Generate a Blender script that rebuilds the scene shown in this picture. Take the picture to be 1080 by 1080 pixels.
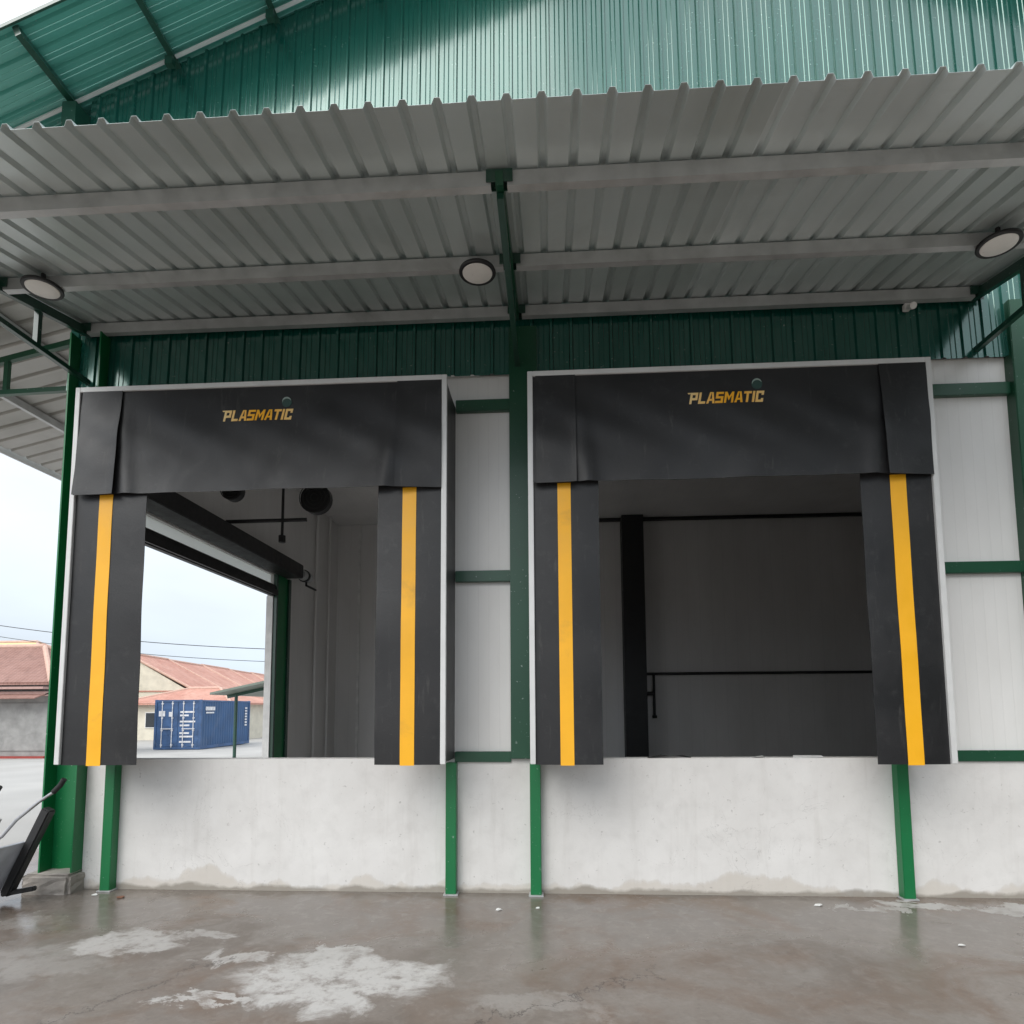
import bpy, bmesh, math, random
from mathutils import Vector, Matrix
R = math.radians
random.seed(7)
S = bpy.context.scene
COL = S.collection
for o in list(bpy.data.objects): bpy.data.objects.remove(o)

# ------------------------------------------------------------------ camera
CX, CY, CZ = 0.238, -5.793, 1.657
YAW, PITCH, ROLL = 0.05586, 0.08909, -0.00615
cam = bpy.data.cameras.new('camera'); camo = bpy.data.objects.new('camera', cam); COL.objects.link(camo)
cam.sensor_width = 36; cam.lens = 656.99/1080*36
cam.shift_x = (540-544.93)/1080; cam.shift_y = (688.6-540)/1080
cam.clip_start = 0.05; cam.clip_end = 2000
def rowmul(A, B): return [[sum(A[i][k]*B[k][j] for k in range(3)) for j in range(3)] for i in range(3)]
c, s = math.cos(YAW), math.sin(YAW); Ry = [[c, s, 0], [-s, c, 0], [0, 0, 1]]
c, s = math.cos(PITCH), math.sin(PITCH); Rp = [[1, 0, 0], [0, c, s], [0, -s, c]]
c, s = math.cos(ROLL), math.sin(ROLL); Rr = [[c, 0, s], [0, 1, 0], [-s, 0, c]]
M = rowmul(Rr, rowmul(Rp, Ry))
rt, fw, up = Vector(M[0]), Vector(M[1]), Vector(M[2])
m3 = Matrix((rt, up, -fw)).transposed()
camo.matrix_world = Matrix.Translation((CX, CY, CZ)) @ m3.to_4x4()
S.camera = camo

# ------------------------------------------------------------------ world, sun, exposure
SUN_EL, SUN_AZ = 42, 212          # overcast: soft light from front left
W = bpy.data.worlds.new("World"); S.world = W; W.use_nodes = True
nt = W.node_tree; nt.nodes.clear()
out = nt.nodes.new('ShaderNodeOutputWorld'); bg = nt.nodes.new('ShaderNodeBackground')
sky = nt.nodes.new('ShaderNodeTexSky'); sky.sky_type = 'NISHITA'; sky.sun_disc = False
sky.sun_elevation = R(SUN_EL); sky.sun_rotation = R(SUN_AZ); sky.dust_density = 4; sky.air_density = 1.0
hs = nt.nodes.new('ShaderNodeHueSaturation'); hs.inputs['Saturation'].default_value = 0.22; hs.inputs['Value'].default_value = 1.0
tc = nt.nodes.new('ShaderNodeTexCoord'); mp = nt.nodes.new('ShaderNodeMapping'); mp.inputs['Scale'].default_value = (1, 1, 2.5)
nz = nt.nodes.new('ShaderNodeTexNoise'); nz.inputs['Scale'].default_value = 2.2; nz.inputs['Detail'].default_value = 6
cr = nt.nodes.new('ShaderNodeMapRange'); cr.inputs['From Min'].default_value = .3; cr.inputs['From Max'].default_value = .6; cr.inputs['To Min'].default_value = .55
mx = nt.nodes.new('ShaderNodeMix'); mx.data_type = 'RGBA'; el = nt.nodes.new('ShaderNodeSeparateXYZ'); eg = nt.nodes.new('ShaderNodeMapRange'); eg.inputs['From Min'].default_value = 0; eg.inputs['From Max'].default_value = .9; ec = nt.nodes.new('ShaderNodeMix'); ec.data_type = 'RGBA'; ec.inputs[6].default_value = (3.5, 4.05, 4.65, 1); ec.inputs[7].default_value = (8.0, 8.4, 8.9, 1)
L = nt.links.new
L(tc.outputs['Generated'], el.inputs[0]); L(el.outputs[2], eg.inputs[0]); L(eg.outputs[0], ec.inputs[0]); L(ec.outputs[2], mx.inputs[7])
L(tc.outputs['Generated'], mp.inputs[0]); L(mp.outputs[0], nz.inputs['Vector']); L(nz.outputs[0], cr.inputs[0])
L(sky.outputs[0], hs.inputs['Color']); L(hs.outputs[0], mx.inputs[6]); L(cr.outputs[0], mx.inputs[0])
L(mx.outputs[2], bg.inputs['Color']); bg.inputs['Strength'].default_value = 0.1
L(bg.outputs[0], out.inputs[0])
sun = bpy.data.lights.new('sun', 'SUN'); sun.energy = 0.9; sun.angle = R(50); sun.color = (1, .97, .92)
suno = bpy.data.objects.new('sun', sun); COL.objects.link(suno)
# light travels from the south-west (behind the camera, left) into the scene
az = R(SUN_AZ); sd = Vector((math.sin(az)*math.cos(R(SUN_EL)), math.cos(az)*math.cos(R(SUN_EL)), math.sin(R(SUN_EL))))
suno.rotation_euler = sd.to_track_quat('Z', 'Y').to_euler()
S.view_settings.view_transform = 'Standard'; S.view_settings.look = 'None'
S.view_settings.exposure = 1.15; S.view_settings.gamma = 1
S.render.engine = 'CYCLES'; S.render.resolution_x = 1024; S.render.resolution_y = 1024
S.cycles.max_bounces = 8; S.cycles.diffuse_bounces = 5

# ------------------------------------------------------------------ node helper
class N:
    def __init__(s, name):
        s.m = bpy.data.materials.new(name); s.m.use_nodes = True; s.t = s.m.node_tree
        s.b = s.t.nodes['Principled BSDF']; s.tc = None
    def n(s, typ, props=None, **ins):
        n = s.t.nodes.new('ShaderNode'+typ)
        for k, v in (props or {}).items(): setattr(n, k, v)
        for k, v in ins.items():
            key = int(k[1:]) if k[0] == 'i' and k[1:].isdigit() else k.replace('_', ' ')
            s.set(n.inputs[key], v)
        return n
    def set(s, inp, v):
        if isinstance(v, bpy.types.NodeSocket): s.t.links.new(v, inp)
        else:
            if isinstance(v, tuple) and len(v) == 3 and inp.type == 'RGBA': v = (*v, 1)
            inp.default_value = v
    def co(s, scale=None, loc=None):
        if not s.tc: s.tc = s.n('NewGeometry').outputs['Position']
        if scale is None and loc is None: return s.tc
        return s.n('Mapping', i0=s.tc, i1=loc or (0, 0, 0), i3=scale or (1, 1, 1)).outputs[0]
    def noise(s, sc, det=5, rough=.55, co=None, dist=0):
        return s.n('TexNoise', Vector=co or s.co(), Scale=float(sc), Detail=float(det), Roughness=rough, Distortion=float(dist)).outputs[0]
    def rng(s, v, a, b, c=0., d=1.):
        return s.n('MapRange', i0=v, i1=float(a), i2=float(b), i3=float(c), i4=float(d)).outputs[0]
    def mix(s, f, a, b):
        m = s.n('Mix', {'data_type': 'RGBA'}); s.set(m.inputs[0], f); s.set(m.inputs[6], a); s.set(m.inputs[7], b); return m.outputs[2]
    def math(s, op, a, b=0., clamp=False):
        m = s.n('Math', {'operation': op, 'use_clamp': clamp}, i0=a, i1=b); return m.outputs[0]
    def bump(s, h, st=.2, d=.01, nrm=None):
        b = s.n('Bump', Height=h, Strength=st, Distance=d)
        if nrm: s.set(b.inputs['Normal'], nrm)
        s.set(s.b.inputs['Normal'], b.outputs[0]); return b.outputs[0]
    def P(s, **k):
        for a, v in k.items(): s.set(s.b.inputs[a.replace('_', ' ')], v)
        return s

def simple(name, col, rough=.5, metal=0., var=.12, sc=6, bump=0., spec=.5, dirt=None, coat=0.):
    n = N(name)
    f = n.noise(sc, 6)
    dark = tuple(c*(1-var) for c in col); lite = tuple(min(1, c*(1+var)) for c in col)
    c = n.mix(n.rng(f, .3, .7), dark, lite)
    if dirt:
        g = n.noise(sc*.35, 8, .65, dist=1)
        c = n.mix(n.rng(g, .55, .8, 0, dirt[1]), c, dirt[0])
    n.P(Base_Color=c, Metallic=metal, Specular_IOR_Level=spec, Coat_Weight=coat)
    n.P(Roughness=n.rng(n.noise(sc*2, 4), .3, .7, max(0, rough-.08), min(1, rough+.08)))
    if bump: n.bump(n.noise(sc*6, 6), bump, .004)
    return n.m

def mat_green(name, col, rough=.28, metal=.0, ior=1.5, coat=.5, wav=.02):
    n = N(name)
    f = n.noise(.8, 6, .6)
    c = n.mix(n.rng(f, .3, .7), tuple(x*.88 for x in col), tuple(x*1.1 for x in col))
    rs_ = n.noise(5, 8, .7, dist=.5); c = n.mix(n.rng(rs_, .60, .75, 0, .5), c, tuple(x*.55+.012 for x in col))
    sp = n.noise(38, 2, .5)
    c = n.mix(n.rng(sp, .70, .76, 0, .5), c, (.35, .42, .38))
    n.P(Base_Color=c, Roughness=rough, Metallic=metal, IOR=ior, Coat_Weight=coat, Coat_Roughness=.12)
    n.bump(n.noise(1.2, 2), min(1, wav*10), .01)
    return n.m

def mat_ground():
    n = N('wet_concrete')
    co = n.co()
    big = n.noise(.55, 8, .6, dist=.6); med = n.noise(2.3, 9, .65, dist=.8); fine = n.noise(35, 6, .7)
    sep = n.n('SeparateXYZ', i0=co); X, Y = sep.outputs[0], sep.outputs[1]
    base = n.mix(n.rng(big, .38, .62), (.150, .126, .106), (.255, .224, .198))
    base = n.mix(n.rng(med, .4, .68, 0, .55), base, (.28, .255, .23))
    # damp: close to the wall and in broad sheets
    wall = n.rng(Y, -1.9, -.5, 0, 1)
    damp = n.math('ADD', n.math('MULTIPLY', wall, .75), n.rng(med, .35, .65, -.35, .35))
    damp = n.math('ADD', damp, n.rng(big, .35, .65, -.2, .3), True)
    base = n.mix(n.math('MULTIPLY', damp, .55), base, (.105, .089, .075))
    # brown iron stains
    st = n.noise(1.1, 7, .6, co=n.co(loc=(7, 3, 0)), dist=1.2)
    base = n.mix(n.rng(st, .5, .68, 0, .65), base, (.15, .092, .058))
    # pale dry scabs: warped ellipses
    w1 = n.n('TexNoise', Vector=co, Scale=2.6, Detail=8., Roughness=.68, Distortion=.4)
    off = n.n('VectorMath', {'operation': 'MULTIPLY_ADD'}); n.set(off.inputs[0], w1.outputs['Color']); off.inputs[1].default_value = (.95, .95, 0); off.inputs[2].default_value = (-.475, -.475, 0)
    add = n.n('VectorMath', {'operation': 'ADD'}); n.set(add.inputs[0], co); n.set(add.inputs[1], off.outputs[0])
    pm = None
    pts = [(-1.12, -1.86, .68, .38, 1), (-1.3, -1.45, .28, .12, .9), (-2.85, -1.35, .36, .25, .75), (-2.35, -1.15, .25, .10, .6), (-3.2, -1.65, .5, .3, .25),
           (3.25, -.27, .36, .09, .9), (2.85, -.40, .3, .05, .7), (4.1, -.35, .5, .16, .8), (-1.9, -1.5, .18, .14, .75), (-1.8, -2.2, .3, .07, .9), (-3.9, -.85, .3, .2, .2),
           (.2, -2.15, .35, .15, .25), (3.9, -1.1, .4, .2, .15)]
    for x, y, a, b, amt in pts:
        sb = n.n('VectorMath', {'operation': 'SUBTRACT'}); n.set(sb.inputs[0], add.outputs[0]); sb.inputs[1].default_value = (x, y, 0)
        sc = n.n('VectorMath', {'operation': 'MULTIPLY'}); n.set(sc.inputs[0], sb.outputs[0]); sc.inputs[1].default_value = (1/a, 1/b, 0)
        ln = n.n('VectorMath', {'operation': 'LENGTH'}); n.set(ln.inputs[0], sc.outputs[0])
        k = n.rng(ln.outputs['Value'], .84, 1.10, amt, 0)
        pm = k if pm is None else n.math('MAXIMUM', pm, k)
    holes = n.rng(n.noise(6, 9, .72), .51, .62, 1, .25)
    pm = n.math('MULTIPLY', pm, holes)
    base = n.mix(pm, base, n.mix(n.rng(fine, .3, .7), (.45, .44, .42), (.58, .57, .55)))
    # grain, aggregate
    base = n.mix(n.rng(n.noise(9, 9, .7, dist=.6), .50, .72, 0, .5), base, (.30, .275, .25))
    base = n.mix(n.rng(n.noise(14, 8, .7, co=n.co(loc=(3, 1, 0))), .55, .75, 0, .5), base, (.085, .072, .062))
    base = n.mix(n.rng(fine, .35, .75, 0, .35), base, (.12, .105, .095))
    # cracks: distance to warped lines
    cm = None
    for (x0, y0, x1, y1) in [(-2.9, -3.3, -1.95, -1.45), (-.5, -2.75, .95, -1.55), (2.9, -1.9, 4.6, -1.2), (3.6, -.9, 4.9, -2.3), (-4.6, -1.9, -3.3, -3.6)]:
        dx, dy = x1-x0, y1-y0; l = math.hypot(dx, dy); dx /= l; dy /= l
        s2 = n.n('VectorMath', {'operation': 'SUBTRACT'}); n.set(s2.inputs[0], add.outputs[0]); s2.inputs[1].default_value = (x0, y0, 0)
        d1 = n.n('VectorMath', {'operation': 'DOT_PRODUCT'}); n.set(d1.inputs[0], s2.outputs[0]); d1.inputs[1].default_value = (-dy, dx, 0)
        d2 = n.n('VectorMath', {'operation': 'DOT_PRODUCT'}); n.set(d2.inputs[0], s2.outputs[0]); d2.inputs[1].default_value = (dx, dy, 0)
        a = n.rng(n.math('ABSOLUTE', d1.outputs['Value']), .002, .012, 1, 0)
        b = n.math('MULTIPLY', n.math('GREATER_THAN', d2.outputs['Value'], 0.), n.math('LESS_THAN', d2.outputs['Value'], l))
        k = n.math('MULTIPLY', a, b); cm = k if cm is None else n.math('MAXIMUM', cm, k)
    base = n.mix(n.math('MULTIPLY', cm, .8), base, (.06, .05, .045))
    n.P(Base_Color=base)
    dryn = n.math('MAXIMUM', pm, n.rng(damp, .1, .7, .55, 0))
    rough = n.rng(dryn, 0, 1, .10, .75)
    rough = n.math('ADD', rough, n.rng(med, .3, .7, -.05, .12), True)
    n.P(Roughness=rough, Specular_IOR_Level=.5)
    h = n.math('ADD', n.math('MULTIPLY', fine, .4), n.math('MULTIPLY', n.noise(5, 6), 1.0))
    h = n.math('SUBTRACT', n.math('ADD', h, n.math('MULTIPLY', pm, .25)), n.math('MULTIPLY', cm, 1.))
    n.bump(h, .22, .006)
    return n.m

def mat_plaster():
    n = N('painted_plaster')
    z = n.n('SeparateXYZ', i0=n.co()).outputs[2]
    f = n.noise(1.4, 9, .62, dist=.5); g = n.noise(7, 8, .6)
    c = n.mix(n.rng(f, .3, .7), (.64, .622, .60), (.73, .715, .695))
    c = n.mix(n.rng(g, .5, .8, 0, .35), c, (.50, .48, .46))
    # damp tide line near the ground with its own ragged outline
    e = n.math('SUBTRACT', z, n.rng(n.noise(.8, 8, .62, co=n.co((1, 1, .3))), .34, .70, -.06, .27))
    band = n.rng(e, -.02, .015, 1, 0)
    c = n.mix(n.math('MULTIPLY', band, .6), c, n.mix(g, (.47, .41, .34), (.60, .56, .50)))
    edge = n.math('MULTIPLY', n.rng(n.math('ABSOLUTE', e), 0, .02, 1, 0), .35)
    c = n.mix(n.math('MULTIPLY', edge, .5), c, (.48, .44, .40))
    low = n.math('SUBTRACT', z, n.rng(n.noise(3, 7), .3, .7, .0, .07))
    c = n.mix(n.rng(low, -.01, .02, .7, 0), c, (.20, .175, .14))
    stk = n.noise(2.2, 7, .65, co=n.co((4, 1, .35)), dist=.3); c = n.mix(n.rng(stk, .54, .78, 0, .28), c, (.44, .415, .38))
    sp = n.noise(26, 3); c = n.mix(n.rng(sp, .68, .74, 0, .45), c, (.30, .28, .26))
    cw = n.noise(1.7, 9, .55, co=n.co(loc=(5, 0, 2)), dist=1.5); ck = n.rng(n.math('ABSOLUTE', n.math('SUBTRACT', cw, .5)), 0, .0022, .5, 0); c = n.mix(n.math('MULTIPLY', ck, n.rng(n.noise(.9, 3), .5, .6)), c, (.25, .23, .21))
    n.P(Base_Color=c, Roughness=.75, Specular_IOR_Level=.25)
    n.bump(n.math('ADD', n.noise(3, 8, .6), n.math('MULTIPLY', n.noise(40, 5), .25)), .22, .012)
    return n.m

def mat_panel(name, col, pitch=.1, dirtcol=(.45, .43, .40), axis=0):
    n = N(name)
    sp = n.n('SeparateXYZ', i0=n.co()).outputs[axis]
    w = n.math('FRACT', n.math('DIVIDE', sp, pitch))
    ln = n.rng(n.math('ABSOLUTE', n.math('SUBTRACT', w, .5)), .0, .06, 1, 0)
    f = n.noise(1.1, 7, .6, co=n.co((1, 1, .35)))
    c = n.mix(n.rng(f, .35, .75, 0, .35), col, dirtcol)
    c = n.mix(n.math('MULTIPLY', ln, .07), c, (.2, .2, .2))
    n.P(Base_Color=c, Roughness=.38, Specular_IOR_Level=.4)
    n.bump(n.math('SUBTRACT', n.math('MULTIPLY', n.noise(1.3, 3), .6), ln), .25, .003)
    return n.m

def mat_sheet(name, a, b, metal, rough, axis=0, cover=.76):
    """roofing sheet: every sheet of the row has its own tone, faint rolling streaks"""
    n = N(name)
    sp = n.n('SeparateXYZ', i0=n.co()); x = sp.outputs[axis]
    cell = n.math('FLOOR', n.math('DIVIDE', x, cover))
    wn = n.n('TexWhiteNoise', {'noise_dimensions': '1D'}, W=cell).outputs[0]
    st = n.noise(1.2, 4, .5, co=n.co((3, .6, .6) if axis == 0 else (.6, 3, .6)))
    blot = n.noise(1.5, 7, .6, dist=.5)
    c = n.mix(n.rng(n.math('ADD', n.math('MULTIPLY', wn, .5), n.math('MULTIPLY', st, .5)), .2, .8), a, b)
    c = n.mix(n.rng(blot, .5, .8, 0, .4), c, tuple(v*.7 for v in a))
    n.P(Base_Color=c, Metallic=metal, Roughness=n.rng(blot, .3, .7, rough-.06, rough+.08))
    n.bump(n.noise(1.7, 4), .12, .01)
    return n.m

def mat_vinyl(name='black_vinyl'):
    n = N(name)
    f = n.noise(1.6, 8, .65, dist=.7); g = n.noise(9, 8, .7, dist=.4); s_ = n.noise(22, 5, .6, co=n.co((1, 1, 3)))
    c = n.mix(n.rng(f, .35, .7), (.008, .008, .009), (.016, .0155, .0165))
    c = n.mix(n.rng(g, .56, .78, 0, .4), c, (.055, .053, .053))
    c = n.mix(n.rng(s_, .66, .78, 0, .3), c, (.10, .095, .09))
    rub = n.noise(4, 8, .7, co=n.co((3.5, 1, .5)), dist=.3); c = n.mix(n.rng(rub, .60, .74, 0, .45), c, (.085, .08, .074))
    n.P(Base_Color=c, Roughness=n.rng(f, .3, .7, .36, .52), Specular_IOR_Level=.45, Sheen_Weight=.05)
    cr_ = n.math('ABSOLUTE', n.math('SUBTRACT', n.noise(1.5, 4, .5, dist=1.2), .5))
    h = n.math('ADD', n.noise(1.1, 3), n.math('MULTIPLY', n.noise(60, 2), .06))
    h = n.math('ADD', h, n.math('MULTIPLY', n.rng(cr_, 0, .06, 1, 0), .012))
    h = n.math('ADD', h, n.math('MULTIPLY', n.noise(5, 4, .55, co=n.co((1, 1, .4))), .045))
    n.bump(h, .35, .03)
    return n.m

def mat_letters():
    n = N('gold_print')
    x = n.n('TexCoord').outputs['Generated']; x = n.n('SeparateXYZ', i0=x).outputs[0]
    d = n.math('ABSOLUTE', n.math('SUBTRACT', x, .55))
    c = n.mix(n.rng(d, .12, .5), (.95, .45, .015), (.85, .62, .28))
    n.P(Base_Color=c, Roughness=.45); return n.m

def mat_tiles(name, a, b):
    n = N(name)
    w = n.n('TexWave', {'wave_type': 'BANDS', 'bands_direction': 'Z'}, Vector=n.co(), Scale=2.2, Distortion=.3).outputs[1]
    w2 = n.n('TexWave', {'wave_type': 'BANDS', 'bands_direction': 'X'}, Vector=n.co(), Scale=1.7, Distortion=.2).outputs[1]
    f = n.noise(.6, 8, .65, dist=.5)
    c = n.mix(n.rng(f, .3, .72), a, b)
    c = n.mix(n.rng(n.noise(3, 6), .5, .75, 0, .5), c, tuple(v*.55 for v in a))
    n.P(Base_Color=c, Roughness=.8); n.bump(n.math('ADD', w, w2), .5, .05); return n.m

def mat_poly():
    n = N('milky_polycarbonate')
    t = n.n('BsdfTranslucent', i0=(.85, .87, .85)); mx_ = n.n('MixShader'); n.set(mx_.inputs[0], .75)
    n.P(Base_Color=(.8, .8, .78), Roughness=.4)
    n.t.links.new(n.b.outputs[0], mx_.inputs[1]); n.t.links.new(t.outputs[0], mx_.inputs[2])
    n.t.links.new(mx_.outputs[0], n.t.nodes['Material Output'].inputs[0]); return n.m
M_ = dict(
    ground=mat_ground(), plaster=mat_plaster(),
    pale=simple('pale_concrete', (.38, .372, .355), .75, var=.1, sc=.7, bump=.2, dirt=((.38, .36, .33), .6)),
    floor=simple('interior_concrete', (.42, .41, .40), .6, var=.15, sc=1.5),
    base=simple('rough_concrete', (.33, .30, .27), .9, var=.2, sc=9, bump=.9, dirt=((.16, .14, .12), .7)),
    panel=mat_panel('white_sandwich_panel', (.78, .77, .75)),
    inner=mat_panel('interior_panel', (.78, .765, .75), .25), inner_y=mat_panel('interior_side_panel', (.78, .765, .75), .25, axis=1),
    green=mat_green('green_steel_paint', (.005, .062, .028), .38, 0, 1.5, .15), green_b=mat_green('bright_green_steel_paint', (.003, .15, .045), .42, 0, 1.5, .1),
    dkgreen=mat_green('dark_green_steel_paint', (.010, .055, .035), .35),
    clad=mat_green('green_gloss_cladding', (.008, .10, .075), .22, .3, 1.6, .8, .003),
    soffit=mat_green('green_roof_sheet', (.10, .36, .30), .25, .15, 1.6, .5, .02),
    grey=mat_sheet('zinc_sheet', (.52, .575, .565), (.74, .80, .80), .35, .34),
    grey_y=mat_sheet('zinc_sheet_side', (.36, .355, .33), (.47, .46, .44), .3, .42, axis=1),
    galv=simple('galvanised_steel', (.52, .53, .53), .42, .4, .15, 5, dirt=((.25, .25, .24), .5)),
    alu=simple('white_aluminium', (.62, .62, .61), .4, .1, .06, 4),
    vinyl=mat_vinyl(), yellow=simple('yellow_vinyl', (.88, .43, .010), .45, var=.06, sc=3, dirt=((.42, .22, .04), .75)),
    gold=mat_letters(), globe=simple('globe_print', (.018, .055, .045), .5), globe_hi=simple('globe_highlight', (.28, .36, .33), .4),
    black=simple('black_metal', (.018, .018, .019), .5), rubber=simple('black_rubber', (.015, .015, .015), .8),
    lens=simple('frosted_lens', (.86, .84, .80), .35, var=.05), white=simple('white_paint', (.75, .74, .72), .5),
    chrome=simple('grey_steel_tube', (.45, .45, .46), .3, .8), tray=simple('grey_tray', (.50, .52, .57), .55, .2, .2, 5, dirt=((.2, .2, .2), .6)),
    blue=simple('blue_container_paint', (.035, .095, .215), .55, var=.15, sc=1.2, dirt=((.13, .16, .22), .6)),
    blued=simple('worn_blue_door_paint', (.045, .10, .22), .55, var=.3, sc=2, dirt=((.27, .31, .38), 1.0)),
    mark=simple('white_marking', (.66, .66, .68), .6, var=.2, sc=8), rust=simple('rusty_steel', (.16, .075, .045), .8, var=.3),
    tile=mat_tiles('terracotta_tiles', (.44, .20, .15), (.58, .33, .26)), tile2=mat_tiles('dusty_red_roof', (.24, .125, .10), (.33, .19, .16)),
    ridge=simple('ridge_mortar', (.55, .36, .29), .8), cream=simple('cream_render', (.62, .58, .48), .8, sc=2),
    ywall=simple('yellow_render', (.66, .56, .28), .8, sc=1), block=simple('weathered_blockwork', (.30, .295, .285), .9, var=.2, sc=2.5, bump=.4, dirt=((.16, .155, .15), .8)),
    pink=simple('pink_fascia', (.42, .27, .24), .7), glass=simple('dark_glass', (.03, .035, .04), .1), sage=simple('sage_roof', (.16, .19, .16), .5),
    cable=simple('cable', (.02, .02, .02), .6), redk=simple('red_kerb_paint', (.30, .05, .04), .7),
    poly=mat_poly(),
    paper=simple('paper_scrap', (.7, .7, .68), .7), leafm=simple('leaf_green', (.05, .10, .03), .6, var=.4, sc=9),
)

# ------------------------------------------------------------------ mesh helper
class MB:
    def __init__(s): s.v = []; s.f = []
    def add(s, vs, fs):
        k = len(s.v); s.v += [tuple(v) for v in vs]; s.f += [tuple(i+k for i in f) for f in fs]
    def box(s, x0, x1, y0, y1, z0, z1):
        s.add([(x0, y0, z0), (x1, y0, z0), (x1, y1, z0), (x0, y1, z0), (x0, y0, z1), (x1, y0, z1), (x1, y1, z1), (x0, y1, z1)],
              [(0, 3, 2, 1), (4, 5, 6, 7), (0, 1, 5, 4), (1, 2, 6, 5), (2, 3, 7, 6), (3, 0, 4, 7)]); return s
    def bar(s, a, b, w, h, upv=(0, 0, 1)):
        a, b = Vector(a), Vector(b); d = (b-a).normalized(); u = Vector(upv)
        r = d.cross(u).normalized(); u = r.cross(d).normalized(); r = r*w/2; u = u*h/2
        s.add([a-r-u, a+r-u, a+r+u, a-r+u, b-r-u, b+r-u, b+r+u, b-r+u],
              [(0, 1, 2, 3), (7, 6, 5, 4), (0, 4, 5, 1), (1, 5, 6, 2), (2, 6, 7, 3), (3, 7, 4, 0)]); return s
    def tube(s, pts, r, n=10):
        pts = [Vector(p) for p in pts]; rings = []; base = len(s.v); pr = None
        for i, p in enumerate(pts):
            d = (pts[min(i+1, len(pts)-1)]-pts[max(i-1, 0)]).normalized()
            if pr is None: pr = d.orthogonal().normalized()
            pr = (pr-d*pr.dot(d)).normalized(); q = d.cross(pr)
            rr = r[i] if isinstance(r, (list, tuple)) else r
            rings.append([p+pr*rr*math.cos(2*math.pi*k/n)+q*rr*math.sin(2*math.pi*k/n) for k in range(n)])
        vs = [v for g in rings for v in g]; fs = []
        for i in range(len(pts)-1):
            for k in range(n):
                fs.append((i*n+k, i*n+(k+1) % n, (i+1)*n+(k+1) % n, (i+1)*n+k))
        fs.append(tuple(range(n-1, -1, -1))); fs.append(tuple((len(pts)-1)*n+k for k in range(n)))
        s.add(vs, fs); return s
    def lathe(s, prof, c, n=40):
        vs = []; fs = []
        for (r, z) in prof:
            for k in range(n):
                a = 2*math.pi*k/n; vs.append((c[0]+r*math.cos(a), c[1]+r*math.sin(a), c[2]+z))
        for i in range(len(prof)-1):
            for k in range(n): fs.append((i*n+k, i*n+(k+1) % n, (i+1)*n+(k+1) % n, (i+1)*n+k))
        s.add(vs, fs); return s
    def build(s, name, mat, parent=None, bevel=0, smooth=False, loc=None):
        me = bpy.data.meshes.new(name); me.from_pydata(s.v, [], s.f); me.update()
        bm = bmesh.new(); bm.from_mesh(me)
        bmesh.ops.recalc_face_normals(bm, faces=bm.faces)
        if bevel:
            es = [e for e in bm.edges if len(e.link_faces) == 2 and e.calc_face_angle(0) > .5]
            bmesh.ops.bevel(bm, geom=es, offset=bevel, segments=2, affect='EDGES', clamp_overlap=True)
        bm.to_mesh(me); bm.free()
        if smooth:
            for p in me.polygons: p.use_smooth = True
            try: me.set_sharp_from_angle(angle=R(40))
            except Exception: pass
        me.materials.append(mat)
        o = bpy.data.objects.new(name, me); COL.objects.link(o)
        if loc: o.location = loc
        if parent is not None: o.parent = parent
        return o

def tag(o, label=None, cat=None, group=None, kind=None):
    if label: o['label'] = label
    if cat: o['category'] = cat
    if group: o['group'] = group
    if kind: o['kind'] = kind
    return o
def empty(name, label, cat, loc=(0, 0, 0), group=None):
    o = bpy.data.objects.new(name, None); COL.objects.link(o); o.location = loc; o.empty_display_size = .2
    return tag(o, label, cat, group)
def copy_tree(o, parent=None):
    c = o.copy(); COL.objects.link(c)
    if parent is not None: c.parent = parent
    for ch in list(o.children): copy_tree(ch, c)
    return c
def B(name, mat, parent, *b, bevel=0.0):
    m = MB(); m.box(*b); return m.build(name, mat, parent, bevel)

def corrugated(O, U, V, Nn, width, v0, v1, pitch=.192, h=.028, wt=.028, wb=.058, th=.0012, start=0., minor=True):
    """sheet with trapezoid ribs raised along Nn; v0,v1 may be functions of u"""
    O, U, V, Nn = Vector(O), Vector(U).normalized(), Vector(V).normalized(), Vector(Nn).normalized()
    f0 = v0 if callable(v0) else (lambda u: v0); f1 = v1 if callable(v1) else (lambda u: v1)
    us = [(0., 0.)]; k = start
    while k < width:
        seq = [(k-wb/2, 0), (k-wt/2, h), (k+wt/2, h), (k+wb/2, 0)]
        if minor:
            for t in (.38, .62):
                q = k+pitch*t; seq += [(q-.006, 0), (q, .0035), (q+.006, 0)]
        us += [(u, z) for u, z in seq if 0 < u < width]; k += pitch
    us.append((width, 0.)); m = MB(); vs = []; fs = []
    for u, z in us:
        for vv in (f0(u), f1(u)):
            for t in (0, th): vs.append(O+U*u+V*vv+Nn*(z+t))
    for i in range(len(us)-1):
        a, b = i*4, (i+1)*4
        fs += [(a, b, b+2, a+2), (a+1, a+3, b+3, b+1), (a, a+1, b+1, b), (a+2, b+2, b+3, a+3)]
    m.add(vs, fs); return m

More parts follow.
